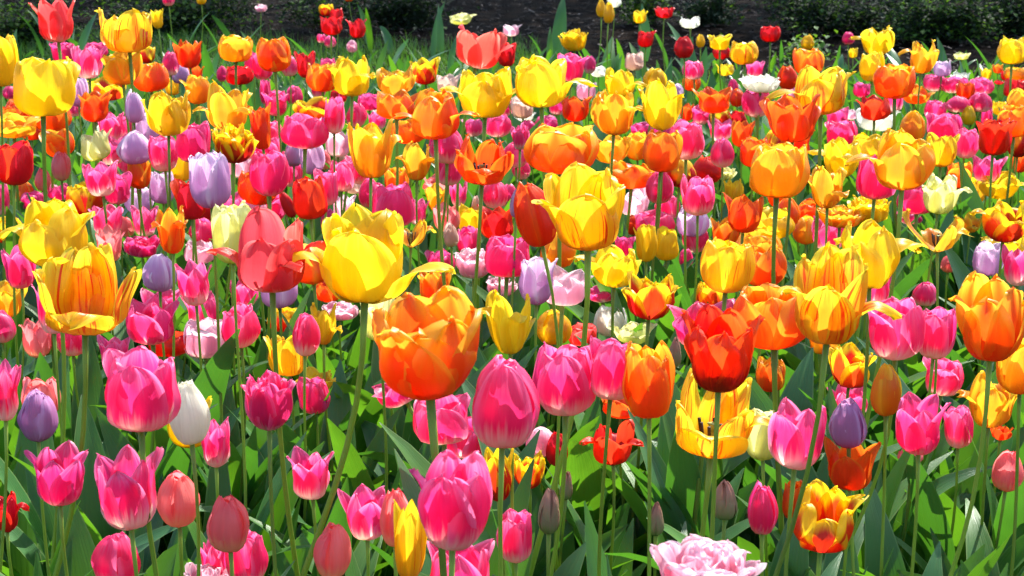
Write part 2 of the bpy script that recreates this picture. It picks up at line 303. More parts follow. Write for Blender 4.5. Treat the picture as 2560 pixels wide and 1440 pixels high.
# one tulip per line: colour, shape, centre x, top y, base y, width of its head in the photograph; options t tilt, l lean of the stem, d depth, a turn, f fringe
DATA = """
c G 137 -6 108 112 l=-8|the coral tulip at the top left corner|coral pink tulip with flared pointed petals at the top left corner
yf O 313 22 135 140|the streaked tulip at top left|yellow tulip with red streaks beside a small yellow one at top left
y G 393 27 72 30
p B 422 -14 16 28
y B 504 -12 12 22
y C 5 100 218 84
y C 118 140 295 158 l=-30|the big plain yellow tulip at upper left|big plain yellow cup tulip on a thick stem at upper left
m C 158 108 160 55
p G 224 118 198 82
m C 240 106 150 52
yo O 312 125 215 92
ry C 365 118 160 42
o C 378 160 232 82
or G 475 104 172 66
p B 428 134 190 38
l B 451 160 210 40
yo C 590 83 157 88 f=1|the fringed apricot tulip above the grass|fringed apricot yellow tulip just in front of the grass at upper left
m C 640 133 180 52
r C 600 165 215 62
m B 555 168 205 24
ry O 268 193 255 88
or G 244 222 307 84|the scarlet tulip right of the big yellow|scarlet tulip with pointed petals right of the big plain yellow one
l C 197 198 268 48
p B 188 262 292 27
l B 338 233 308 42
l C 368 284 362 57
ys O 418 222 342 122|the open streaked tulip above the magenta|open yellow tulip with red streaks and a lilac tulip at its left
yo C 490 193 262 68
yo O 563 198 332 155|the wide apricot tulip at upper left|wide orange yellow tulip with folded petals above a magenta one
m C 485 302 408 86|the plain magenta tulip at upper left|smooth magenta tulip below the wide apricot one at upper left
p C 320 290 345 42
m B 25 218 250 32
l B 40 225 252 22
o C 130 262 330 92
or C 60 245 300 82
or O 22 268 335 74
yo W 30 295 348 130
o C 143 327 395 80 t=-12
or C 82 310 352 52
ry D 592 318 410 108
k G 243 328 405 72 t=-18
p G 278 340 413 76
lp D 653 12 32 28
ry C 816 12 42 34
r C 842 24 60 30
r G 828 42 90 52
r G 892 49 97 48
p B 826 92 120 27
p C 804 86 108 20
lp B 880 104 132 25
o B 872 -12 5 20
o C 686 99 182 76
m C 655 137 200 50
p B 724 143 192 38
r G 763 133 196 46
m C 822 148 195 40
o C 806 163 232 72
y W 882 138 243 130|the yellow tulip with drooping petals at top|yellow tulip with inner cup and drooping outer petals at top centre
yo O 992 168 240 92
ry G 1062 140 213 78|the red and yellow tulip before the grass|dark red tulip with yellow edges alone before the grass at top
k W 1157 32 65 62
c O 1212 62 176 146 t=14|the coral tulip at top centre|large open coral tulip with a torn petal at top centre
lp G 1282 62 92 44
r C 1268 112 168 42
b G 1122 186 236 56
y W 1213 166 298 160|the blown yellow tulip under the coral one|blown bright yellow tulip with spread petals under the big coral one
m C 690 228 292 62
m B 737 218 262 38
ry O 795 248 302 110
m C 762 278 375 122|the big magenta tulip above the lilac pair|big magenta tulip with split petals above a pair of lilac tulips
p C 838 245 335 45
p B 892 262 320 46
r C 850 228 258 42
m C 925 235 278 52
p B 797 205 248 32
o G 998 226 300 104
o G 1090 218 352 138|the orange tulip left of the blown yellow|orange tulip with one darker red petal left of the blown yellow one
o C 1025 300 362 82
yo O 935 300 446 142|the tall apricot tulip left of centre|tall apricot yellow tulip with pointed side petals left of centre
p C 1180 300 342 50
p C 1245 288 345 60
p C 1258 246 292 50
or O 1210 334 466 150|the scarlet bowl tulip with a folded petal|orange scarlet bowl shaped tulip with a pale folded front petal
m C 665 200 262 26
or C 650 268 375 54
p C 668 306 370 74
l B 735 360 417 42
l C 782 349 437 64|the lilac tulip below the big magenta|pale lilac tulip right of its smaller lilac twin, below big magenta
s B 812 380 425 28
m C 675 384 492 88
or C 648 428 515 92
r C 777 439 550 88|the dark red tulip left of centre|dark red cup tulip above the coral and the pale yellow tulips
r B 726 480 545 38 t=-25
p C 815 430 515 56
p C 858 405 480 64
p C 897 390 462 62 t=-10
b C 885 452 486 56
yo R 1040 362 452 98
p C 1122 385 465 62
s O 1090 430 482 68
m C 985 465 570 96
m B 925 450 520 48
b B 850 375 405 24
y W 910 500 757 286 l=-390|the huge yellow tulip left of centre|huge yellow tulip with curled outer petals on a slanting stem
c R 682 512 732 196|the big coral red tulip|big coral red tulip with rolled side petals and dark red inside
k C 586 515 660 94
m B 822 527 590 34
yo S 1035 535 620 112|the flat open apricot tulip|flat open apricot tulip showing a green pistil and black stamens
b U 1128 560 618 34
m C 1100 627 690 70
lp D 1182 625 697 88
m C 1268 583 694 114|the magenta tulip above the centre lilac|rounded magenta tulip left of the lilac and below the scarlet petal
r G 1243 518 600 92
p B 1238 455 522 58
p B 1272 465 520 38
l B 1292 442 545 32
b B 1190 475 535 20
o C 782 620 712 84
or C 822 698 756 62
y B 1502 3 44 22
y B 1522 10 59 25 l=30
w O 1536 -10 20 34
y G 1601 25 60 32
r O 1660 16 47 48
w O 1724 42 73 46
y D 1432 78 130 68
m C 1432 127 208 80|the pink tulip right of the tall yellow|hot pink tulip with pale base behind the yellow one at top
p B 1474 143 185 28
y W 1352 133 272 150|the tall yellow tulip at top centre|tall yellow tulip with a side petal, beside the hot pink one
b C 1585 127 178 48|the beige tulip against dark leaves|beige blush tulip standing against dark green leaves at top
r C 1617 80 120 42
r B 1709 97 147 44
y B 1751 89 120 20
y G 1799 87 127 56
r C 1803 118 150 40
ys C 1859 100 164 72|the yellow tulip against the dark soil|yellow tulip with brown streaks alone against the dark soil
y G 1811 160 191 42
w C 1496 166 194 36
p C 1732 154 201 48
r C 1925 67 107 46
or G 1780 210 285 104|the scarlet tulip with horned petals|scarlet tulip with horn like outer petals at upper right
l B 1692 212 252 30
w D 1897 188 235 92
m B 1832 200 235 24
or B 1842 225 268 34
p C 1888 226 295 62
y W 1565 176 252 96
yo W 1545 222 340 140|the apricot yellow tulip at top centre|bright apricot yellow tulip with a fallen front petal at top centre
y W 1648 200 328 118|the ragged yellow tulip at top centre|ragged yellow tulip with curled petals right of an apricot yellow one
or G 1440 240 305 78
b C 1305 245 298 50
w O 1312 276 306 52
of C 1403 303 440 190|the wide orange tulip above the yellow|wide translucent orange tulip behind the tallest centre yellow one
p C 1715 296 401 92|the pink tulip right of the ragged yellow|pink tulip with pale base right of the ragged yellow one
ry C 1800 275 320 46
p G 1800 300 355 60
p B 1805 350 420 54
m C 1365 297 325 52
p D 1300 312 375 44
m B 1322 303 342 36
m C 1598 305 340 56
m C 1658 312 350 48
yo O 1525 338 410 98
yo C 1592 335 402 58
o C 1655 334 432 88
o W 1585 405 475 125
k D 1812 418 452 52
ys C 1443 400 629 232 l=-260|the tallest yellow tulip at centre|largest yellow cup tulip with two thin red streaks at centre
or B 1338 472 618 96 t=-14
lp O 1582 475 540 78
m B 1648 433 510 62
lp C 1610 455 500 42
p C 1742 435 540 88|the lone pink tulip right of centre|smooth pink tulip alone on its stem right of centre
or G 1858 480 583 108|the scarlet tulip with a hooked petal|scarlet tulip with hooked petals right of the smooth pink one
p C 1637 527 592 90
y C 1612 568 655 56
y C 1665 572 652 56
or B 1582 540 588 32
p B 1303 398 450 42
y W 1520 618 720 155
m C 1560 592 640 52
l C 1345 640 763 98|the lilac tulip at centre|lilac tulip with pale edges in front of a pale pink one
lp G 1415 655 765 135
m B 1715 625 668 32
ys C 1817 605 733 120
ry O 1627 672 800 152|the red and yellow tulip right of centre|red tulip with broad yellow edges above a white one
p O 1510 715 757 84
w C 1525 762 842 84|the white tulip right of centre|small white tulip below the centre red and yellow one
ys B 1385 770 862 90
c C 1455 805 865 72
k W 1580 803 862 132
p G 1755 745 872 175
rr C 1805 758 980 212 d=.92 a=0|the big red tulip|big glowing red tulip with a dark base right of centre
o C 1930 705 873 205 d=1.05|the orange tulip behind the big red|wide orange tulip behind and right of the big red one
o C 1905 612 718 104
o C 1618 848 1045 132
or O 1560 970 1045 115
p C 1531 838 999 118 d=.9 a=0|the pink tulip before the orange one|pink tulip with pale base in front of a big orange petal
p C 1410 853 1038 162 l=-190|the pink cup right of the centre pinks|broad pink tulip, middle of the row of three at centre
p B 1265 884 1118 170 d=.92 a=0|the large egg shaped pink tulip|large smooth egg shaped pink tulip just below the huge orange
y R 1265 722 885 152
of C 1070 712 998 276 d=.88 a=0 f=1|the huge orange tulip at centre|huge orange tulip with yellow fringed rim, largest at centre
k O 960 715 852 125
p G 990 915 1020 128 t=-28
p C 1105 980 1108 145
p C 1168 1040 1142 118
yf O 1782 918 1143 232 d=1.05 l=-240|the open apricot tulip under the red|open apricot yellow bowl tulip just under the big red one
o C 1925 890 980 74
ry O 2127 855 970 118|the red and yellow tulip at right|red and yellow tulip below the big streaked yellow at right
y W 2178 66 140 112|the yellow tulip at the top right|yellow tulip with spread petals against the dark shrubs, top right
y B 2018 90 125 30
m B 2120 82 112 28
y G 2130 121 146 26
o C 2020 125 190 70
y C 2178 135 205 56
yo W 2290 100 185 98|the ragged apricot tulip at top right|ragged apricot tulip with red inside petals at top right
y C 2530 96 163 72
k O 2403 130 151 38
l C 2354 150 193 42|the lilac tulip at top right|small pale lilac tulip above the pink row at top right
w O 2400 180 205 46
y G 2465 172 200 30
o G 2494 160 184 24
r C 2515 176 202 26
r O 2498 200 212 24
yf O 2060 160 290 178|the big streaked tulip at upper right|big yellow tulip with orange streaks and a curled petal, upper right
or O 1975 228 358 158|the open scarlet tulip at upper right|open orange scarlet tulip with a pale rimmed petal, upper right
r G 2177 232 303 92|the dark red tulip at upper right|dark red pointed tulip between scarlet and pink ones, upper right
o C 2232 165 250 92
o W 2290 212 262 84
m C 2155 207 245 42
p C 2335 187 230 52
p C 2385 192 235 60
p C 2452 195 240 56
or C 2413 207 252 42
p B 2450 235 282 50
p B 2393 243 283 56
y B 2420 268 314 33
p C 2337 252 300 50
m C 2358 285 355 78
p C 2414 317 397 66|the pink tulip at the right|bright pink cup tulip left of dark red ones at right
yo C 2540 168 205 58
r C 2540 200 250 56
lp B 2540 230 265 34
y C 2500 255 290 40
yo C 2552 225 290 62
o C 2535 265 345 78
r C 2482 305 390 88
m C 2102 298 372 80|the glossy magenta tulip at upper right|glossy magenta tulip below the dark red pointed one, upper right
lp G 2130 272 300 42
w O 2190 268 330 92
yo O 2260 318 478 170 d=.95|the glowing apricot tulip at right|glowing apricot tulip with bright yellow patches at right
y W 2085 350 445 118
yo C 1945 352 498 148|the apricot cup tulip at right|apricot yellow cup tulip with a folded front petal at right
or C 1885 345 420 66
yo R 2052 420 522 112
m C 2185 395 500 88
m C 2290 465 537 92
p G 2473 390 457 76
k W 2355 440 537 112
y W 2508 432 500 118
o C 2545 382 432 42
y D 2170 490 560 98
yo D 2100 520 572 112
ry W 2500 495 607 160|the red and yellow tulip at the right edge|big red and yellow tulip with spread petals at the right edge
yo R 2425 530 582 64
yo S 2340 520 632 170|the fallen apricot tulip at right|wide fallen apricot tulip with black stamens at right
p G 2080 545 625 90
p C 2270 530 562 60
y W 2205 545 722 225|the crumpled yellow tulip at right|crumpled yellow tulip with ruffled petals right of the big streaked one
y C 1920 548 602 118
yo C 1895 575 652 104
yf O 2045 602 860 236 d=.9 l=-420|the big streaked yellow at right|huge yellow tulip with long orange streaks and curled petals at right
y W 2535 580 652 122
l C 2470 600 690 80|the lilac tulip at the right edge|lilac tulip below the red and yellow one at the right edge
s B 2370 640 682 34
p B 2310 702 765 62
p C 2228 740 900 165 l=-300|the large pink tulip at right|large rounded pink tulip with pale base right of the big streaked one
p C 2335 765 897 100
of C 2460 675 903 212 l=-330|the large orange tulip at the right|large orange tulip with yellow inside at the right
yo C 2545 835 985 116
p C 2355 890 990 98
yo B 2212 905 1040 78|the closed yellow tulip at right|closed smooth yellow bud shaped tulip between two pink ones at right
yo W 2460 925 1068 150
m G 2296 980 1135 128|the magenta tulip at lower right|magenta tulip with pointed petals right of the lilac one, lower right
p G 1988 992 1172 146 d=.95|the pink tulip crossed by a stem|large pink tulip crossed by a tall stem at lower right
v B 2117 990 1120 94|the lilac tulip at lower right|violet lilac tulip between pink tulips and above a scarlet one
p G 2115 957 1045 102 d=1.1
k C 1905 1018 1150 94
or G 2130 1090 1224 142|the scarlet tulip under the lilac|scarlet tulip with horned petals under the violet lilac one
ry O 2074 1198 1376 192|the red and yellow tulip at lower right|large open red tulip with yellow petal edges at lower right
p C 2385 1010 1120 88
s B 2517 1122 1228 78 l=-30
m B 1905 1197 1335 76
or C 1985 1195 1300 62
lp D 1768 1345 1490 290 d=.9|the pale pink double tulip|pale pink double tulip with many frilly petals at the bottom edge
s C 2275 1118 1160 62
or O 2500 1055 1100 62
r R 1525 1048 1162 160|the wilted red tulip|wide open wilting red tulip with a yellow heart behind two stems
g U 1415 1158 1250 34
g U 1372 1215 1335 56
g U 1640 1248 1340 40
g U 1810 1195 1300 66
g U 1685 840 920 36
p C 1285 1270 1405 90
ry G 1247 1112 1252 76
ry O 1322 1125 1222 84
lp B 1355 1065 1140 82
r B 1392 1075 1165 56
p C 1128 1124 1372 208 d=.88 a=0|the largest pink tulip at the bottom|largest pink tulip with pale base, near the bottom centre
p G 1150 1330 1500 175
ys G 1032 1232 1445 96
s B 990 1214 1365 80
p G 907 1210 1348 126|the pink tulip left of the yellow|pink tulip with split petals beside a salmon one at bottom centre
p G 780 1115 1247 118|the pink tulip behind the slanting stem|pink tulip with white base half hidden by a slanting stem
s B 832 1300 1445 96|the salmon orange tulip at the bottom|closed salmon orange tulip standing alone at the bottom
s B 573 1232 1378 106|the salmon tulip at the bottom left|closed salmon pink tulip before a magenta one, bottom left
p C 620 1312 1462 106
p G 540 1335 1470 70
lp D 520 1405 1500 132
p B 293 1325 1465 124|the cropped pink tulip at the bottom left|pink closed tulip cut off by the bottom edge at left
p G 325 1112 1322 172 a=0|the large glossy pink tulip lower left|large glossy pink tulip with one pointed petal aside, lower left
s B 448 1172 1315 106
m G 150 1103 1262 146 l=90|the magenta tulip at lower left|magenta tulip with two pointed side petals at lower left
p G 538 1040 1168 78
r W 30 1225 1330 86
p C 360 862 1077 198 d=.92 a=0 t=1|the broad pink tulip at left|broad pink cup tulip with pale base left of the white one
w B 476 945 1110 106|the big white tulip|big closed white tulip right of the broad pink one
y C 478 985 1118 114 d=1.1
p G 285 835 922 82
r C 430 828 892 112
m G 385 745 862 130
p G 405 713 802 112
yf O 232 605 838 270 l=-380|the big streaked yellow at left|huge open yellow tulip with dark red streaks at left
p G 135 700 835 88 l=-10
l B 403 642 730 76
p G 488 645 765 98|the pink tulip left of the coral|pink tulip with pale base left of the big coral red one
lp C 505 605 662 76
m B 505 550 612 56
m D 358 586 645 98|the frilly magenta tulip at left|frilly double magenta tulip above the big streaked yellow one
o R 430 525 635 86
r C 475 455 550 82
r C 508 508 558 62
l C 528 373 522 102|the tall lilac tulip at left|tall smooth lilac tulip on a dark stem, left of centre
y C 150 490 670 212|the large yellow tulip at the left|large plain yellow tulip with torn rim behind the big streaked one
p G 272 516 592 76
s B 318 545 592 38
m G 152 460 502 64
o B 62 458 510 48
m C 85 480 528 52
r C 40 348 465 96|the red tulip at the left edge|deep red cup tulip at the left edge
s B 155 385 453 43
s B 108 425 478 37
p C 4 465 538 40
p G 250 408 492 82
m C 292 435 512 70
p B 310 390 442 36
o C 355 390 473 68|the small orange tulip at left|small glowing orange cup tulip left of the pale lilac one
o O 310 440 485 62
l C 407 436 510 56
p C 412 345 430 68
y C 455 380 455 52
p C 605 752 870 98|the pink tulip below the coral|dusky pink tulip left of the stem below the big coral
ry C 712 762 830 84
p B 768 780 890 70
ys O 722 830 940 122|the small streaked tulip|small open yellow tulip with brown streaks above a frilly pink one
ys R 815 755 862 92
lp D 850 750 802 92
ys R 790 915 978 110
m D 677 922 1075 134|the frilly pink tulip|frilly deep pink tulip with layered petals left of slanting stem
m C 785 940 1035 84
v B 98 970 1103 98|the violet lilac tulip at left|closed violet lilac tulip in front of coral pink ones at left
s C 105 940 1042 94
p G 26 895 1052 82
lp D 1255 690 745 72
"""
# ------------------------------------------------------------------ tulips
SIZE = dict(C=.067, B=.060, G=.065, O=.068, W=.074, R=.062, S=.055, D=.052, U=.05)
LOOK_C = dict(y='yellow', yf='flamed yellow', rr='red', of='two tone orange', ys='red streaked yellow', yo='apricot yellow', o='orange', r='dark red', ry='red and yellow', c='coral', p='pink',
              m='magenta', s='salmon', l='lilac', v='violet', w='white', k='pale cream', lp='pale pink', b='blush beige', g='green', **{'or': 'scarlet'})
LOOK_S = dict(C='cupped', B='closed', G='pointed', O='open', W='ragged', R='drooping', S='flat open', D='frilly double', U='unopened')

def parse():
    rows = []
    for ln in DATA.strip().split('\n'):
        head, *rest = ln.split('|')
        t = head.split(); o = dict(x.split('=') for x in t[6:])
        rows.append(dict(c=t[0], s=t[1], x=float(t[2]), top=float(t[3]), base=float(t[4]), w=float(t[5]), o={k: float(v) for k, v in o.items()},
                         lm=rest[0] if rest else None, label=rest[1] if len(rest) > 1 else None))
    return rows
ROWS = parse()
fr = random.Random(77)              # low flowers half hidden between the catalogued ones, mostly pink
def filler(n, y0, y1, m0, m1):
    k = tries = 0
    while k < n and tries < 6000:
        tries += 1
        x, yb = fr.uniform(0, 2560), fr.uniform(y0, y1); m = fr.uniform(m0, m1)
        if any(abs(q['x'] - x) < .75 * (q['w'] + m) / 2 and abs((q['top'] + q['base']) / 2 - yb + m / 2) < .6 * (q['base'] - q['top'] + m) / 2 for q in ROWS): continue
        ROWS.append(dict(c=fr.choice(['yo', 'y', 'yo', 'o', 'y', 'ry', 'ys', 'p', 'or'] if (x > 1800 and 360 < yb < 700) or (300 < x < 720 and yb < 350) else ['p'] * 7 + ['m'] * 4 + ['lp', 'lp', 'or', 'o', 'yo', 'y', 'r', 'ry', 'l', 's']), s=fr.choice('CCBGGO'), x=x, top=yb - m, base=yb, w=m * fr.uniform(.75, 1.05), o=dict(d=1.06), lm=None, label=None))
        k += 1
filler(16, 200, 330, 42, 58); filler(64, 330, 640, 60, 88); filler(16, 640, 900, 84, 108)
for r in ROWS: r['h'] = r['base'] - r['top']; r['cy'] = (r['base'] + r['top']) / 2
def vis_area(r):
    return max(0, min(2560, r['x'] + r['w'] / 2) - max(0, r['x'] - r['w'] / 2)) * max(0, min(1440, r['base']) - max(0, r['top']))
for r in ROWS:
    if r['base'] < 760 and r['lm'] is None: r['top'] -= .11 * r['h']; r['h'] *= 1.11; r['w'] *= 1.13
ROWS.sort(key=lambda r: -vis_area(r))

def direction(a, b):               # where a is, seen from b
    dx = a['x'] - b['x']; dy = a['cy'] - b['cy']
    if abs(dx) > 2.2 * abs(dy): return 'left of' if dx < 0 else 'right of'
    if abs(dy) > 2.2 * abs(dx): return 'above' if dy < 0 else 'below'
    return ('upper ' if dy < 0 else 'lower ') + ('left of' if dx < 0 else 'right of')
LMS = [r for r in ROWS if r['lm']]
groups = {}
for r in ROWS[:300]:
    if r['label']: continue
    b = min((q for q in LMS if q is not r), key=lambda q: math.hypot(q['x'] - r['x'], q['cy'] - r['cy']))
    m = max(r['h'], r['w'])
    sz = 'tiny ' if m < 48 else 'small ' if m < 80 else '' if m < 125 else 'large '
    r['sz'] = sz; r['near'] = b
    groups.setdefault((LOOK_C[r['c']], LOOK_S[r['s']], sz, direction(r, b), b['lm']), []).append(r)
for key, rs in groups.items():
    c, s, sz, d, lm = key
    noun = 'tulip bud' if s == 'unopened' else 'tulip'
    base = f"{sz}{s} {c} {noun}"
    if len((base + d + lm).split()) > 12: base = base.replace(sz, '')
    if len(rs) == 1: rs[0]['label'] = f"{base}, {d} {lm}"; continue
    dx = max(q['x'] for q in rs) - min(q['x'] for q in rs); dy = max(q['cy'] for q in rs) - min(q['cy'] for q in rs)
    rs.sort(key=lambda q: q['x'] if dx > dy else q['cy'])
    nm = {2: ['left', 'right'], 3: ['leftmost', 'middle', 'rightmost']} if dx > dy else {2: ['upper', 'lower'], 3: ['topmost', 'middle', 'lowest']}
    for q, n_ in zip(rs, nm.get(len(rs), ['first', 'second', 'third', 'fourth', 'fifth'])):
        q['label'] = f"{n_} {base}, {d} {lm}"
for r in ROWS[:300]:
    for wd in ('flat ', 'frilly ', 'topmost ', 'open ', 'pointed ', 'closed ', 'ragged ', 'cupped ', 'drooping '):
        if len(r['label'].split()) > 16 and not r['lm']: r['label'] = r['label'].replace(wd, '', 1)
seen = {}
for r in ROWS[:300]: seen.setdefault(r['label'], []).append(r)
for k_, v_ in seen.items():
    if len(v_) > 1 or len(k_.split()) > 16: print('LABEL CHECK', len(v_), len(k_.split()), k_)

CUSTOM = {
 (910, 757): [('K', .55, 1, .98, 172, 0), ('K', .5, .92, 1.0, 60, 0), ('K', .5, .95, 1.06, -58, 0), ('G', .45, 1.0, 1.02, 12, 0), ('R', .36, 1.25, .80, 98, .35), ('R', .38, 1.35, .66, -108, 0), ('G', .40, .85, 1.08, -20, .2), ('K', .34, .8, 1.0, 130, 0)],
 (150, 670): [('C', .62, 1, .86, 150, 0), ('C', .55, .98, 1.0, -120, 0), ('C', .55, .9, 1.06, 10, 0), ('O', .42, .88, .9, -80, .2), ('R', .26, 1.0, .86, 85, .3), ('C', .5, .9, 1.02, 70, 0), ('C', .5, .9, 1.02, -40, 0)],
 (232, 838): [('O', .60, .92, .50, 180, .35), ('C', .46, 1.0, .95, 62, .2), ('C', .40, .92, 1.0, -12, 0), ('C', .40, .95, 1.02, -50, 0), ('G', .42, .9, .98, 28, 0), ('O', .36, 1.15, .82, -98, 0), ('O', .4, 1.0, .84, 108, 0)],
 (2045, 860): [('K', .50, 1, .80, 165, 0), ('K', .46, .98, 1.02, -128, 0), ('G', .42, 1.05, .82, 105, .3), ('K', .48, .92, 1.06, -40, 0), ('K', .45, .92, 1.0, 40, 0), ('R', .32, 1.1, .62, -95, .2), ('K', .4, .85, 1.04, 0, 0)],
 (682, 732): [('C', .56, 1, .76, 165, 0), ('C', .5, .97, .74, -130, 0), ('C', .5, .92, 1.04, 35, 0), ('C', .42, .95, .88, -60, 0), ('R', .13, 1.12, .66, 88, 0), ('R', .14, 1.05, .60, -140, 0), ('R', .12, 1.1, .8, -82, .2)],
 (2074, 1376): [('C', .48, .96, .62, 176, 0), ('C', .44, 1.0, .80, 108, 0), ('C', .44, 1.02, .76, -125, 0), ('C', .44, .9, 1.02, 15, 0), ('G', .36, 1.05, .90, -82, .2), ('C', .42, .9, .98, 60, 0), ('C', .40, .9, .92, -40, 0)],
 (1352, 272): [('C', .54, 1, .96, 175, 0), ('C', .5, .95, 1.0, 60, 0), ('C', .5, .95, 1.0, -60, .2), ('C', .5, .9, 1.05, 10, 0), ('R', .34, 1.25, .68, -100, .2), ('C', .5, .95, .92, 115, .2)],
 (1213, 298): [('C', .54, .95, .80, 175, 0), ('C', .5, .95, 1.0, 60, 0), ('C', .5, .95, 1.03, -60, 0), ('R', .36, 1.15, .76, 95, 0), ('R', .34, 1.12, .74, -95, .2), ('C', .4, .85, .98, 5, .2), ('C', .4, .8, .9, -140, 0)],
 (1090, 352): [('C', .50, .95, .95, 165, 0), ('C', .50, .95, .92, -125, 0), ('C', .5, .9, 1.04, 20, 0), ('R', .30, 1.08, .74, 98, 0), ('R', .32, 1.15, .72, -98, 0), ('C', .46, .9, 1.0, -40, 0)],
 (2260, 478): [('C', .54, .95, .86, 160, 0), ('C', .5, .95, .90, -130, 0), ('C', .5, .9, 1.04, 35, 0), ('C', .46, .92, .95, -45, .2), ('R', .28, 1.2, .82, 95, .2), ('C', .46, .9, 1.0, 0, 0)],
 (1782, 1143): [('O', .60, .92, .62, 168, .3), ('C', .40, .98, 1.0, 62, 0), ('G', .32, .9, .94, -15, 0), ('G', .36, .95, .98, -62, 0), ('R', .30, 1.05, .66, -100, 0), ('O', .42, .9, .74, -140, 0), ('O', .42, .98, .72, 110, 0)],
 (1210, 466): [('O', .50, .9, .58, -176, .35), ('C', .46, .98, 1.0, 80, 0), ('C', .46, .98, .92, -80, 0), ('C', .46, .92, .9, -28, 0), ('O', .44, .98, .78, 120, 0), ('O', .44, .98, .80, -120, 0)],
 (1443, 629): [('K', .56, 1, .82, 172, 0), ('K', .54, .98, .84, -118, 0), ('K', .54, .98, .80, 108, .2), ('K', .52, .88, 1.04, 20, 0), ('K', .5, .9, .98, -42, 0), ('K', .42, .92, .94, 70, 0)],
 (1070, 998): [('K', .54, 1.0, .90, 152, 0), ('K', .52, .98, .92, -138, 0), ('K', .5, .95, .94, 95, 0), ('K', .5, .96, .96, -85, 0), ('K', .5, .9, 1.06, 25, 0), ('K', .5, .9, 1.04, -30, 0), ('K', .46, .84, .90, 180, 0)],
 (1805, 980): [('H', .54, 1.0, .84, 178, 0), ('G', .42, 1.0, .98, 72, 0), ('G', .44, .98, .92, -75, 0), ('H', .5, .9, 1.03, 20, 0), ('H', .5, .9, .96, -35, 0), ('H', .48, .97, .88, 118, 0), ('H', .48, .97, .86, -125, 0)],
 (2460, 903): [('H', .52, 1.0, .88, 150, 0), ('H', .52, .98, .95, -145, 0), ('G', .44, .95, .90, 95, .2), ('H', .5, .96, .84, -85, .2), ('H', .5, .9, 1.05, 25, 0), ('H', .5, .9, .98, -30, 0)],
 (1128, 1372): [('H', .54, 1.0, .92, 160, 0), ('H', .52, .98, .95, -125, 0), ('G', .30, 1.0, .90, 92, 0), ('H', .5, .94, 1.0, 20, 0), ('H', .5, .92, .98, -40, 0), ('C', .44, .9, .93, 180, 0)],
 (2060, 290): [('C', .54, .95, .80, 170, 0), ('C', .5, .95, 1.0, 40, 0), ('C', .5, .95, .95, -50, 0), ('C', .48, .9, .86, -120, 0), ('R', .36, 1.2, .74, 98, .2), ('G', .36, 1.05, .82, -88, 0)],
}
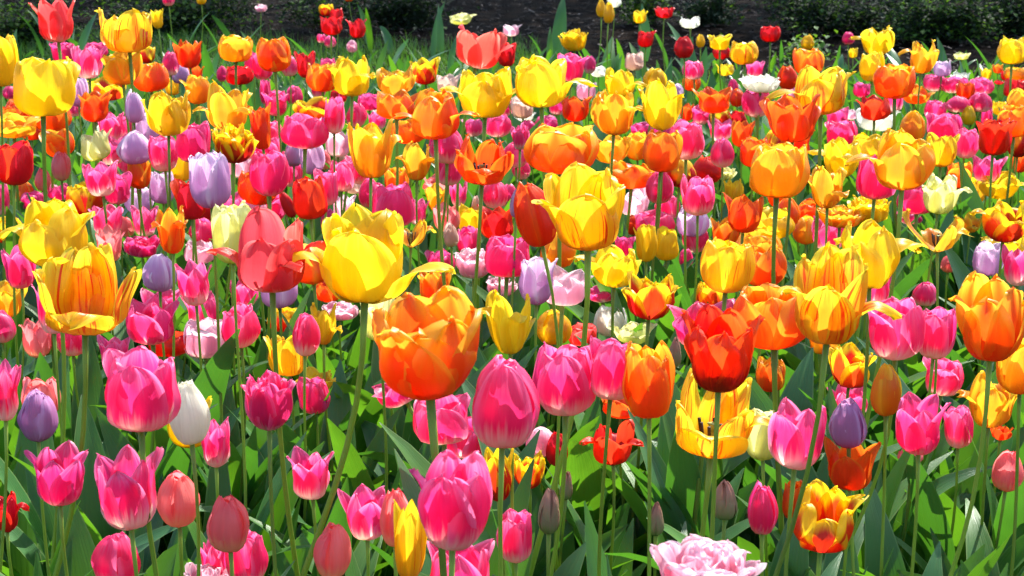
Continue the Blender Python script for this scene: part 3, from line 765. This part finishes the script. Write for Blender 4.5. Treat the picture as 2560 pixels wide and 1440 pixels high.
def head_petals(r, rnd):
    """list of petals of one flower head: (verts, faces, uvs) in head units"""
    s = r['s']; big = r['h'] > 130; mid = r['h'] > 70
    nu, nv = (16, 17) if big else (11, 11) if mid else (8, 7)
    a0 = r['o'].get('a', None); a0 = math.pi + (rnd.uniform(-.45, .45) if a0 is None else a0)
    if r['o'].get('a') is None and rnd.random() < .35: a0 += math.pi / 3
    fr = .035 if r['o'].get('f') else 0
    P = []
    def add(prof, W, rs, zs, ang, **k): P.append(petal(prof, W, rs, zs, ang, nu, nv, rnd, fringe=fr, **k))
    T = 2 * math.pi / 3
    cust = CUSTOM.get((int(r['x']), int(r['base'])))
    if cust:                       # (profile, half width, radius, height, angle, fold); angle 180 faces the photographer, 90 is left, -90 right
        for pf, W, rs_, zs_, an, fo in cust:
            if pf == 'R': rs_ *= .82; W *= 1.15
            add(pf, W, rs_, zs_, R(an), point=.9 if pf == 'G' else .3, ripple=.045, fold=fo)
            P[-1] = P[-1] + (pf == 'R',)
        return P
    if s in 'CBGU':
        pt = {'C': .18, 'B': .3, 'G': .95, 'U': .9}[s]
        W = {'C': .52, 'B': .54, 'G': .44, 'U': .5}[s]
        for k in range(3):
            op = rnd.uniform(.95, 1.05)
            pf = s
            if s == 'C' and rnd.random() < .22: pf = 'G'
            if s == 'G' and k == 0 and rnd.random() < .4: pf = 'C'
            add(pf, W, op, 1, a0 + k * T + rnd.uniform(-.1, .1), point=pt + rnd.uniform(-.15, .15), ripple=.02 if s in 'BU' else .03)
        for k in range(3):
            add('B' if s == 'U' else ('C' if s == 'G' and rnd.random() < .6 else s), W * .95, .88, rnd.uniform(.96, 1.03), a0 + math.pi / 3 + k * T + rnd.uniform(-.1, .1), point=pt * .8, ripple=.025)
    elif s == 'O':
        for k in range(3):
            add(rnd.choice('OOC'), .50, rnd.uniform(.95, 1.08), rnd.uniform(.75, .95), a0 + k * T + rnd.uniform(-.15, .15), point=.35, ripple=.05, curl=.05, fold=rnd.choice([0, .15, .45]) if big else 0)
        for k in range(3):
            add('O', .48, .9, rnd.uniform(.92, 1.08), a0 + math.pi / 3 + k * T + rnd.uniform(-.15, .15), point=.3, ripple=.055, curl=.04)
    elif s == 'W':
        bent = rnd.sample(range(3), 2)
        for k in range(3):
            add('R' if k in bent and rnd.random() < .8 else 'O', .47, rnd.uniform(.9, 1.05), rnd.uniform(.8, 1), a0 + .9 + k * T + rnd.uniform(-.2, .2), point=.45, ripple=.075, curl=-.06, fold=rnd.choice([0, .2]))
        for k in range(3):
            add('C', .5, .92, rnd.uniform(.95, 1.1), a0 + .9 + math.pi / 3 + k * T + rnd.uniform(-.2, .2), point=.35, ripple=.065, curl=.07)
    elif s == 'R':
        pr = ['R', 'T', 'R']; rnd.shuffle(pr)
        for k in range(3): add(pr[k], .42, rnd.uniform(.85, 1.0), rnd.uniform(.85, 1), a0 + .7 + k * T + rnd.uniform(-.25, .25), point=.45, ripple=.08, curl=-.08)
        for k in range(3): add(rnd.choice('OC'), .48, .92, rnd.uniform(.95, 1.1), a0 + .7 + math.pi / 3 + k * T + rnd.uniform(-.2, .2), point=.4, ripple=.07, curl=.06)
    elif s == 'S':
        for k in range(6):
            if k == 5: continue
            add('T' if k % 2 else 'S', .36, rnd.uniform(.75, .95), rnd.uniform(.7, 1.1), a0 + k * math.pi / 3 + rnd.uniform(-.2, .2), point=.5, ripple=.07, curl=.05)
    elif s == 'D':
        n_out = 7
        for ring, (n_, rs_, zs_, pf) in enumerate([(7, 1.0, .86, 'O'), (6, .84, .97, 'O'), (5, .66, 1.03, 'C'), (4, .42, 1.0, 'C')]):
            for k in range(n_):
                add(pf, .42, rs_ * rnd.uniform(.92, 1.05), zs_ * rnd.uniform(.9, 1.08), a0 + ring * .5 + k * 2 * math.pi / n_ + rnd.uniform(-.2, .2), point=.15, ripple=.045, curl=rnd.uniform(-.05, .08))
    return P

def place(r):
    d1 = FPX * .47 / (r['base'] + 350)
    S = SIZE[r['s']] * (1.16 if r['h'] > 200 else 1.0) * (.85 if r['h'] < 45 else 1)
    d2 = FPX * S / max(r['h'], r['w'] * .62)
    d = d1 ** .4 * d2 ** .6 * r['o'].get('d', 1)
    lo, hi = (.26, .60)
    zz = lambda dd: at(r['x'], r['base'], dd).z
    for _ in range(200):
        z = zz(d)
        if z < lo: d *= .99
        elif z > hi and d < 9: d *= 1.01
        else: break
    return d

def fit(P, r, d, tilt):
    wr = r['w'] / FPX * d; hr = r['h'] / FPX * d
    ct, st = math.cos(tilt), math.sin(tilt); cp, sp_ = math.cos(PITCH), math.sin(PITCH)
    core = {(910, 757): .72, (682, 732): .86, (150, 670): .88, (2045, 860): .95, (1443, 629): 1.0}.get((int(r['x']), int(r['base'])), .86 if any(len(p) > 3 and p[3] for p in P) else 1.0)
    wr *= core; allv = [v for p in P if not (len(p) > 3 and p[3]) for v in p[0]]
    s = wr; sz = hr
    for _ in range(8):
        xs = [v[0] * s * ct + v[2] * sz * st for v in allv]
        ys = [(-v[0] * s * st + v[2] * sz * ct) * cp + v[1] * s * sp_ for v in allv]
        ex, ey = max(xs) - min(xs), max(ys) - min(ys)
        s *= wr / ex; sz *= (hr / ey) ** 1.0
        sz = max(s * .5, min(s * 2.2, sz))
    return s, sz, (max(xs) + min(xs)) / 2, min(ys)

LEAFRND = random.Random(11)
def build_tulip(r, idx):
    rnd = random.Random(1000 + int(r['x']) * 7 + int(r['base']))
    d = place(r); tilt = R(r['o'].get('t', rnd.uniform(-4, 4)))
    P = head_petals(r, rnd); s, sz, cx, miny = fit(P, r, d, tilt)
    hb = at(r['x'], r['base'], d)
    hb.x -= max(-.25 * s, min(.25 * s, cx)); hb.z -= miny / math.cos(PITCH)
    lean = r['o'].get('l', rnd.gauss(0, 30 + .28 * r['h'])) / FPX * d
    root = Vector((hb.x + lean, hb.y + rnd.uniform(-.03, .03), 0))
    M = Matrix.Rotation(tilt, 4, 'Y') @ Matrix.Diagonal((s, s, sz, 1))
    m = PM[r['c']]
    mid = root.lerp(hb, .55) + Vector((-lean * (.05 if 'l' in r['o'] else .2) + rnd.uniform(-.026, .026), rnd.uniform(-.02, .02), 0))
    axis = Matrix.Rotation(tilt, 3, 'Y') @ Vector((0, 0, 1))
    pts = []
    for k in range(11):
        t = k / 10
        c1 = hb - axis * (hb.z * .35)
        pts.append((1 - t) ** 3 * root + 3 * (1 - t) ** 2 * t * mid + 3 * (1 - t) * t * t * c1 + t ** 3 * (hb + axis * (.02 * sz)))
    rs = max(.0017, min(.0029, .038 * s))
    rad = [rs * (1.15 - .25 * k / 10) for k in range(11)]; rad[-1] = rs * 1.3
    extras = []
    if r['s'] in 'SR' or (r['s'] in 'OW' and r['h'] > 110 and int(r['x']) not in (232, 2045)):
        pv = [Vector((0, 0, z * sz)) for z in (.03, .2, .36, .40)]
        extras.append(('pistil', tube(pv, [.05 * s, .06 * s, .045 * s, .075 * s], 7), M_PIST))
        for k in range(6):
            a = k * math.pi / 3 + .3; rr = (.16 + .08 * (k % 2)) * s
            sv = [Vector((.04 * s * math.sin(a), .04 * s * math.cos(a), .05 * sz)), Vector((rr * .8 * math.sin(a), rr * .8 * math.cos(a), .22 * sz)), Vector((rr * math.sin(a), rr * math.cos(a), .42 * sz))]
            extras.append(('stamen', tube(sv, [.012 * s, .022 * s, .026 * s], 5), M_ANTH))
    return dict(root=root, hb=hb, M=M, P=P, m=m, stem=tube([p - root for p in pts], rad, 8), extras=extras, rnd=rnd, s=s, sz=sz)

def xf(vs, M): return [tuple(M @ Vector(v)) for v in vs]
def add_leaves(t, root_obj, n):
    rnd = t['rnd']; hgt = t['hb'].z
    for k in range(n):
        o = bpy.data.objects.new('leaf', rnd.choice(LEAF_MESH)); col.objects.link(o); o.parent = root_obj
        a = rnd.uniform(0, 6.28)
        o.location = (0.004 * math.sin(a), -0.004 * math.cos(a), rnd.uniform(0, .05))
        o.rotation_euler = (0, 0, a); q = rnd.uniform(.8, 1.12) * min(1.05, hgt / .42) * (.72 if t['root'].y > 6 else 1) ; o.scale = (q * rnd.uniform(.9, 1.3), q, q)

for idx, r in enumerate(ROWS[:300]):
    t = build_tulip(r, idx)
    root = empty('tulip_bud' if r['s'] == 'U' else 'tulip', t['root'])
    tag(root, r['label'], 'tulip bud' if r['s'] == 'U' else 'tulip', 'unopened tulip buds' if r['s'] == 'U' else 'tulips growing in the flower bed')
    mesh_obj('stem', *t['stem'][:2], STEM, root, t['stem'][2])
    for vs, fs, uv in [p[:3] for p in t['P']]:
        o = mesh_obj('petal', xf(vs, t['M']), fs, t['m'], root, uv); o.location = t['hb'] - t['root']
    for nm, (vs, fs, uv), mm in t['extras']:
        o = mesh_obj(nm, vs, fs, mm, root, uv); o.location = t['hb'] - t['root']
    add_leaves(t, root, 3 if idx < 200 else 2)

def merged(name, parts, label, cat, group=None):     # one mesh with several materials for what is too plentiful
    V, F, U, MI, mats = [], [], [], [], []
    for vs, fs, uv, m in parts:
        if m not in mats: mats.append(m)
        b = len(V); V += vs; U += uv; F += [tuple(i + b for i in f) for f in fs]; MI += [mats.index(m)] * len(fs)
    o = mesh_obj(name, V, F, mats[0], uvs=U)
    for m in mats[1:]: o.data.materials.append(m)
    o.data.polygons.foreach_set('material_index', MI); o.data.update()
    tag(o, label, cat, group, 'stuff'); return o

parts = []
for idx, r in enumerate(ROWS[300:]):
    t = build_tulip(r, idx)
    parts.append((xf(t['stem'][0], Matrix.Translation(t['root'])), t['stem'][1], t['stem'][2], STEM))
    for vs, fs, uv in [p[:3] for p in t['P']]: parts.append((xf(vs, Matrix.Translation(t['hb']) @ t['M']), fs, uv, t['m']))
    for k in range(2):
        me = t['rnd'].choice(LEAF_MESH); a = t['rnd'].uniform(0, 6.28)
        LMx = Matrix.Translation(t['root']) @ Matrix.Rotation(a, 4, 'Z')
        parts.append((xf([v.co for v in me.vertices], LMx), [tuple(p.vertices) for p in me.polygons], t['stem'][2][:0] + [(.5, .5)] * len(me.vertices), me.materials[0]))
merged('small_tulips', parts, 'smallest mixed tulips scattered between the larger ones and at the back of the bed', 'tulips')

# ------------------------------------------------------------------ foliage filling the bed
rnd = random.Random(21)
geos = []
for k in range(14):
    geos.append(leaf_geo(rnd, rnd.uniform(.20, .34), rnd.uniform(.013, .033), rnd.uniform(.1, 1.0), rnd.choice([0, .4, 1.0, 1.9]), nu=10, nv=5, fold=rnd.uniform(.2, .5), twist=rnd.uniform(-1, 1)))
parts = []
while len(parts) < 2900:
    d = math.sqrt(rnd.uniform(1.5 ** 2, 7.6 ** 2)) if len(parts) > 900 else rnd.uniform(1.5, 3.4); x = rnd.uniform(-1, 1) * (.335 * d + .12)
    if d > 6.3 and rnd.random() < .55: continue
    if d > 7.0 and rnd.random() < .6: continue
    a = rnd.uniform(0, 6.28); q = rnd.uniform(.75, 1.15) * (1 if d < 6 else .62)
    vs, fs, uv = rnd.choice(geos)
    T = Matrix.Translation((x, d, rnd.uniform(0, .03))) @ Matrix.Rotation(a, 4, 'Z') @ Matrix.Scale(q, 4)
    parts.append((xf(vs, T), fs, uv, LM[rnd.random() < .5]))
for k in range(45):
    px = rnd.choice([(0, 620), (0, 620), (960, 1130), (1330, 1900), (1900, 2560)]); yy = rnd.uniform(6.4, 8.3); x = (rnd.uniform(*px) - 1280) / FPX * yy
    a = rnd.uniform(0, 6.28); vs, fs, uv = rnd.choice(geos)
    T = Matrix.Translation((x, yy, 0)) @ Matrix.Rotation(a, 4, 'Z') @ Matrix.Scale(rnd.uniform(.8, 1.15), 4)
    parts.append((xf(vs, T), fs, uv, LM[1]))
merged('tulip_leaves', parts, 'mass of blue green tulip leaves filling the gaps of the bed', 'leaves')

def blade(rnd, x, y, L, wd):
    a = rnd.uniform(0, 6.28); b = rnd.uniform(.1, .9); vs = []; uv = []
    for i in range(4):
        u = i / 3; hx = math.cos(a) * b * L * u * u; hy = math.sin(a) * b * L * u * u; z = L * (u - .3 * b * u * u)
        wv = wd * (1 - u) + .0003
        vs += [(x + hx - math.sin(a) * wv, y + hy + math.cos(a) * wv, z), (x + hx + math.sin(a) * wv, y + hy - math.cos(a) * wv, z)]; uv += [(.3, u), (.7, u)]
    return vs, [(0, 1, 3, 2), (2, 3, 5, 4), (4, 5, 7, 6)], uv
GRASS = leaf_mat('grass_green', (0.05, 0.14, 0.02), (0.09, 0.21, 0.03), (0.18, 0.42, 0.02), .35, .5)
def lawn_prob(x, y):
    px = 1280 + x / (y * math.cos(PITCH)) * FPX
    back = 9.9 if px < 520 else 9.2 if px < 700 else 8.9 if px < 1350 else 7.3
    return 1.0 if y < back - .5 else max(0.0, (back - y) / .5)
parts = []
while len(parts) < 26000:
    d = rnd.uniform(5.4, 9.3); x = rnd.uniform(-1, 1) * (.34 * d)
    if rnd.random() > lawn_prob(x, d): continue
    parts.append((*blade(rnd, x, d, rnd.uniform(.03, .09), rnd.uniform(.0012, .0026)), GRASS))
for k in range(9000):
    d = math.sqrt(rnd.uniform(1.6 ** 2, 5.6 ** 2)); x = rnd.uniform(-1, 1) * (.34 * d)
    parts.append((*blade(rnd, x, d, rnd.uniform(.05, .20), rnd.uniform(.0012, .003)), GRASS))
merged('grass', parts, 'short green grass behind and between the tulips', 'grass')

# ------------------------------------------------------------------ soil, mulch, shrubs
nd = N('dark_soil'); tc = nd.n('ShaderNodeTexCoord'); p = nd.n('ShaderNodeBsdfPrincipled')
n1 = nd.noise(tc.outputs['Object'], 6, 5); n2 = nd.noise(tc.outputs['Object'], 60, 6, .65); n3 = nd.noise(tc.outputs['Object'], 160, 3)
c = nd.mix(nd.ss(n1, .35, .65), (0.007, 0.005, 0.004), (0.016, 0.010, 0.007))
c = nd.mix(nd.math('MULTIPLY', nd.ss(n2, .55, .75), .6), c, (0.035, 0.022, 0.015))
nd.l(c, p.inputs['Base Color']); p.inputs['Roughness'].default_value = .9; p.inputs['Specular IOR Level'].default_value = .02
b = nd.n('ShaderNodeBump'); b.inputs['Strength'].default_value = 1; b.inputs['Distance'].default_value = .03
nd.l(nd.math('ADD', n2, nd.math('MULTIPLY', n3, .4)), b.inputs['Height']); nd.l(b.outputs[0], p.inputs['Normal']); nd.l(p.outputs[0], nd.out.inputs[0])
SOIL = nd.m
import mathutils.noise as mn
vs, fs = [], []; NX, NY = 90, 130
for j in range(NY):
    for i in range(NX):
        x = -5 + 10 * i / (NX - 1); y = .2 + 16 * j / (NY - 1)
        vs.append((x, y, .03 * mn.noise(Vector((x * 2, y * 2, 0))) + .012 * mn.noise(Vector((x * 9, y * 9, 3))) - .02))
fs = [(j * NX + i, j * NX + i + 1, (j + 1) * NX + i + 1, (j + 1) * NX + i) for j in range(NY - 1) for i in range(NX - 1)]
tag(mesh_obj('ground', vs, fs, SOIL), kind='structure', label='dark garden soil under and behind the tulips')
o = mesh_obj('soil', [(-150, -150, -.07), (150, -150, -.07), (150, 150, -.07), (-150, 150, -.07)], [(0, 1, 2, 3)], SOIL); tag(o, kind='structure')

CH = [plain('bark_chip_brown', (0.035, 0.022, 0.016), .9), plain('bark_chip_pale', (0.30, 0.23, 0.18), .8)]
parts = []
for k in range(5500):
    y = rnd.uniform(6.6, 13); x = rnd.uniform(-1, 1) * .36 * y
    a = rnd.uniform(0, 3.14); L = rnd.uniform(.006, .026) ; wd = rnd.uniform(.003, .008); h = rnd.uniform(.001, .003)
    T = Matrix.Translation((x, y, rnd.uniform(-.012, .012))) @ Matrix.Rotation(a, 4, 'Z') @ Matrix.Rotation(rnd.uniform(-.6, .6), 4, 'X') @ Matrix.Rotation(rnd.uniform(-.5, .5), 4, 'Y')
    v = xf([(-L, -wd, 0), (L, -wd * .6, 0), (L * .8, wd, 0), (-L * .9, wd * .7, 0), (-L, -wd, h), (L, -wd * .6, h), (L * .8, wd, h), (-L * .9, wd * .7, h)], T)
    parts.append((v, [(0, 3, 2, 1), (4, 5, 6, 7), (0, 1, 5, 4), (1, 2, 6, 5), (2, 3, 7, 6), (3, 0, 4, 7)], [(0, 0)] * 8, CH[rnd.random() < .05]))
mo = merged('bark_mulch', parts, 'brown bark chips scattered over the dark soil', 'bark mulch')

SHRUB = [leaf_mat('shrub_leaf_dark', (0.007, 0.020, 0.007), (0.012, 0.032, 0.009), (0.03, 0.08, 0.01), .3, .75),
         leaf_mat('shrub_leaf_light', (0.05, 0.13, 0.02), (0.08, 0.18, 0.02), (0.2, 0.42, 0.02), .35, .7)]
TWIG = plain('twig_brown', (0.05, 0.032, 0.022), .8)
def shrub(px, py, d, wpx, hpx, n, light, label, seed):
    g = random.Random(seed)
    c = at(px, py, d); gx, gy = c.x, c.y
    root = empty('shrub', (gx, gy, 0)); tag(root, label, 'shrub', 'low shrubs on the dark soil')
    W = wpx / FPX * d / 2; H = c.z + hpx / FPX * d / 2
    H0 = max(.02, c.z - hpx / FPX * d / 2)
    V, F, U, MI = [], [], [], []
    TV, TF, TU = [], [], []
    for k in range(max(6, n // 45)):
        tip = Vector((g.uniform(-W, W), g.uniform(-W, W) * .5, g.uniform(H0, H)))
        st = Vector((g.uniform(-.2, .2) * W, 0, -.02)); md = st.lerp(tip, .5) + Vector((0, 0, .06))
        pth = [st, st.lerp(md, .5), md, md.lerp(tip, .5), tip]
        a, b_, c_ = tube(pth, [.003, .0025, .002, .0015, .001], 5); q = len(TV); TV += a; TF += [tuple(i + q for i in f) for f in b_]; TU += c_
        for j in range(3 * n // max(6, n // 45)):
            t = g.uniform(.25, 1.05); bp = st.lerp(tip, t) + Vector((g.gauss(0, .05), g.gauss(0, .05), g.gauss(.02, .035)))
            if bp.z < .005: bp.z = .01
            L = g.uniform(.016, .042); Wd = L * g.uniform(.3, .45)
            T = Matrix.Translation(bp) @ Matrix.Rotation(g.uniform(0, 6.28), 4, 'Z') @ Matrix.Rotation(g.uniform(-.7, .9), 4, 'X')
            q = len(V); V += xf([(0, 0, 0), (-Wd, L * .5, .004), (0, L * .5, 0), (Wd, L * .5, .004), (0, L, -.002)], T)
            F += [(q, q + 2, q + 1), (q, q + 3, q + 2), (q + 1, q + 2, q + 4), (q + 2, q + 3, q + 4)]; U += [(.5, 0), (.1, .5), (.5, .5), (.9, .5), (.5, 1)]
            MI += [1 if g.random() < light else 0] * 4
    mesh_obj('branches', TV, TF, TWIG, root, TU)
    o = mesh_obj('foliage', V, F, SHRUB[0], root, U, smooth=False); o.data.materials.append(SHRUB[1]); o.data.polygons.foreach_set('material_index', MI)
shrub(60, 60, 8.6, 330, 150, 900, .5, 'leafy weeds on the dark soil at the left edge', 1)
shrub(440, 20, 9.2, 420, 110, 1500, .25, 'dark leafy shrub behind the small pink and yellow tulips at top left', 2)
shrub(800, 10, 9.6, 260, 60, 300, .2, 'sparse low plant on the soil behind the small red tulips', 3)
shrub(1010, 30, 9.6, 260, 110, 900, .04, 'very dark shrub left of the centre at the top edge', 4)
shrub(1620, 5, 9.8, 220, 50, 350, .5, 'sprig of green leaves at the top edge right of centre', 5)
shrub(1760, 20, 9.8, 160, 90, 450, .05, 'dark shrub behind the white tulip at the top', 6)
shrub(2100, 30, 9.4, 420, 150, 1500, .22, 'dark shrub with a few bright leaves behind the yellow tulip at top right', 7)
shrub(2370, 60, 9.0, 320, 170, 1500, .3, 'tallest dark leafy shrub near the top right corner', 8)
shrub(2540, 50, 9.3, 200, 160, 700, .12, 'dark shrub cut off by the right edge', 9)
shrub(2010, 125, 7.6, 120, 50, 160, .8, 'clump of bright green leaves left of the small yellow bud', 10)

# ------------------------------------------------------------------ unseen trees, added behind the soil to cast shade on it
CROWN = leaf_mat('tree_leaf_green', (0.03, 0.08, 0.02), (0.05, 0.12, 0.025), (0.10, 0.24, 0.01), .2, .5)
BARK = plain('bark_brown', (0.09, 0.06, 0.045), .9, scale=20)
for k, (tx, ty, hh, rr) in enumerate([(-3.2, 14.2, 8.2, 2.6), (.4, 15.0, 9.0, 2.8), (4.0, 14.4, 8.4, 2.7), (7.6, 14.8, 8.8, 2.8)]):
    g = random.Random(500 + k)
    root = empty('added_shade_tree', (tx, ty, 0)); tag(root, 'unseen shade caster added beyond the soil, ' + ['leftmost of the row', 'second from the left of the row', 'third from the left of the row', 'rightmost of the row'][k], 'added_shade_tree', 'unseen trees added to shade the soil')
    mesh_obj('trunk', *tube([Vector((.1 * math.sin(z * 1.7 + k), 0, z)) for z in (-.05, 1, 2, 3.5, 5, hh - 1)], [.22, .17, .15, .12, .08, .03], 10)[:2], BARK, root)
    V, F, U = [], [], []
    cl = [(g.uniform(-1, 1) * rr, g.uniform(-1, 1) * rr * .6, 1.6 + (hh - 1.6) * g.random()) for _ in range(75)]
    for c in cl:
        tz = (c[2] - 1.6) / (hh - 1.6); sh = math.sqrt(max(.05, 1 - abs(2 * tz - .8) ** 2 * .55))
        for j in range(95):
            p = Vector((c[0] * sh + g.gauss(0, .30), c[1] * sh + g.gauss(0, .30), c[2] + g.gauss(0, .26)))
            L = g.uniform(.07, .14); T = Matrix.Translation(p) @ Matrix.Rotation(g.uniform(0, 6.28), 4, 'Z') @ Matrix.Rotation(g.uniform(-1, 1), 4, 'X')
            q = len(V); V += xf([(0, 0, 0), (-L * .4, L * .5, .01), (0, L, 0), (L * .4, L * .5, .01)], T); F.append((q, q + 3, q + 2, q + 1)); U += [(.5, 0), (0, .5), (.5, 1), (1, .5)]
    mesh_obj('crown', V, F, CROWN, root, U, smooth=False)
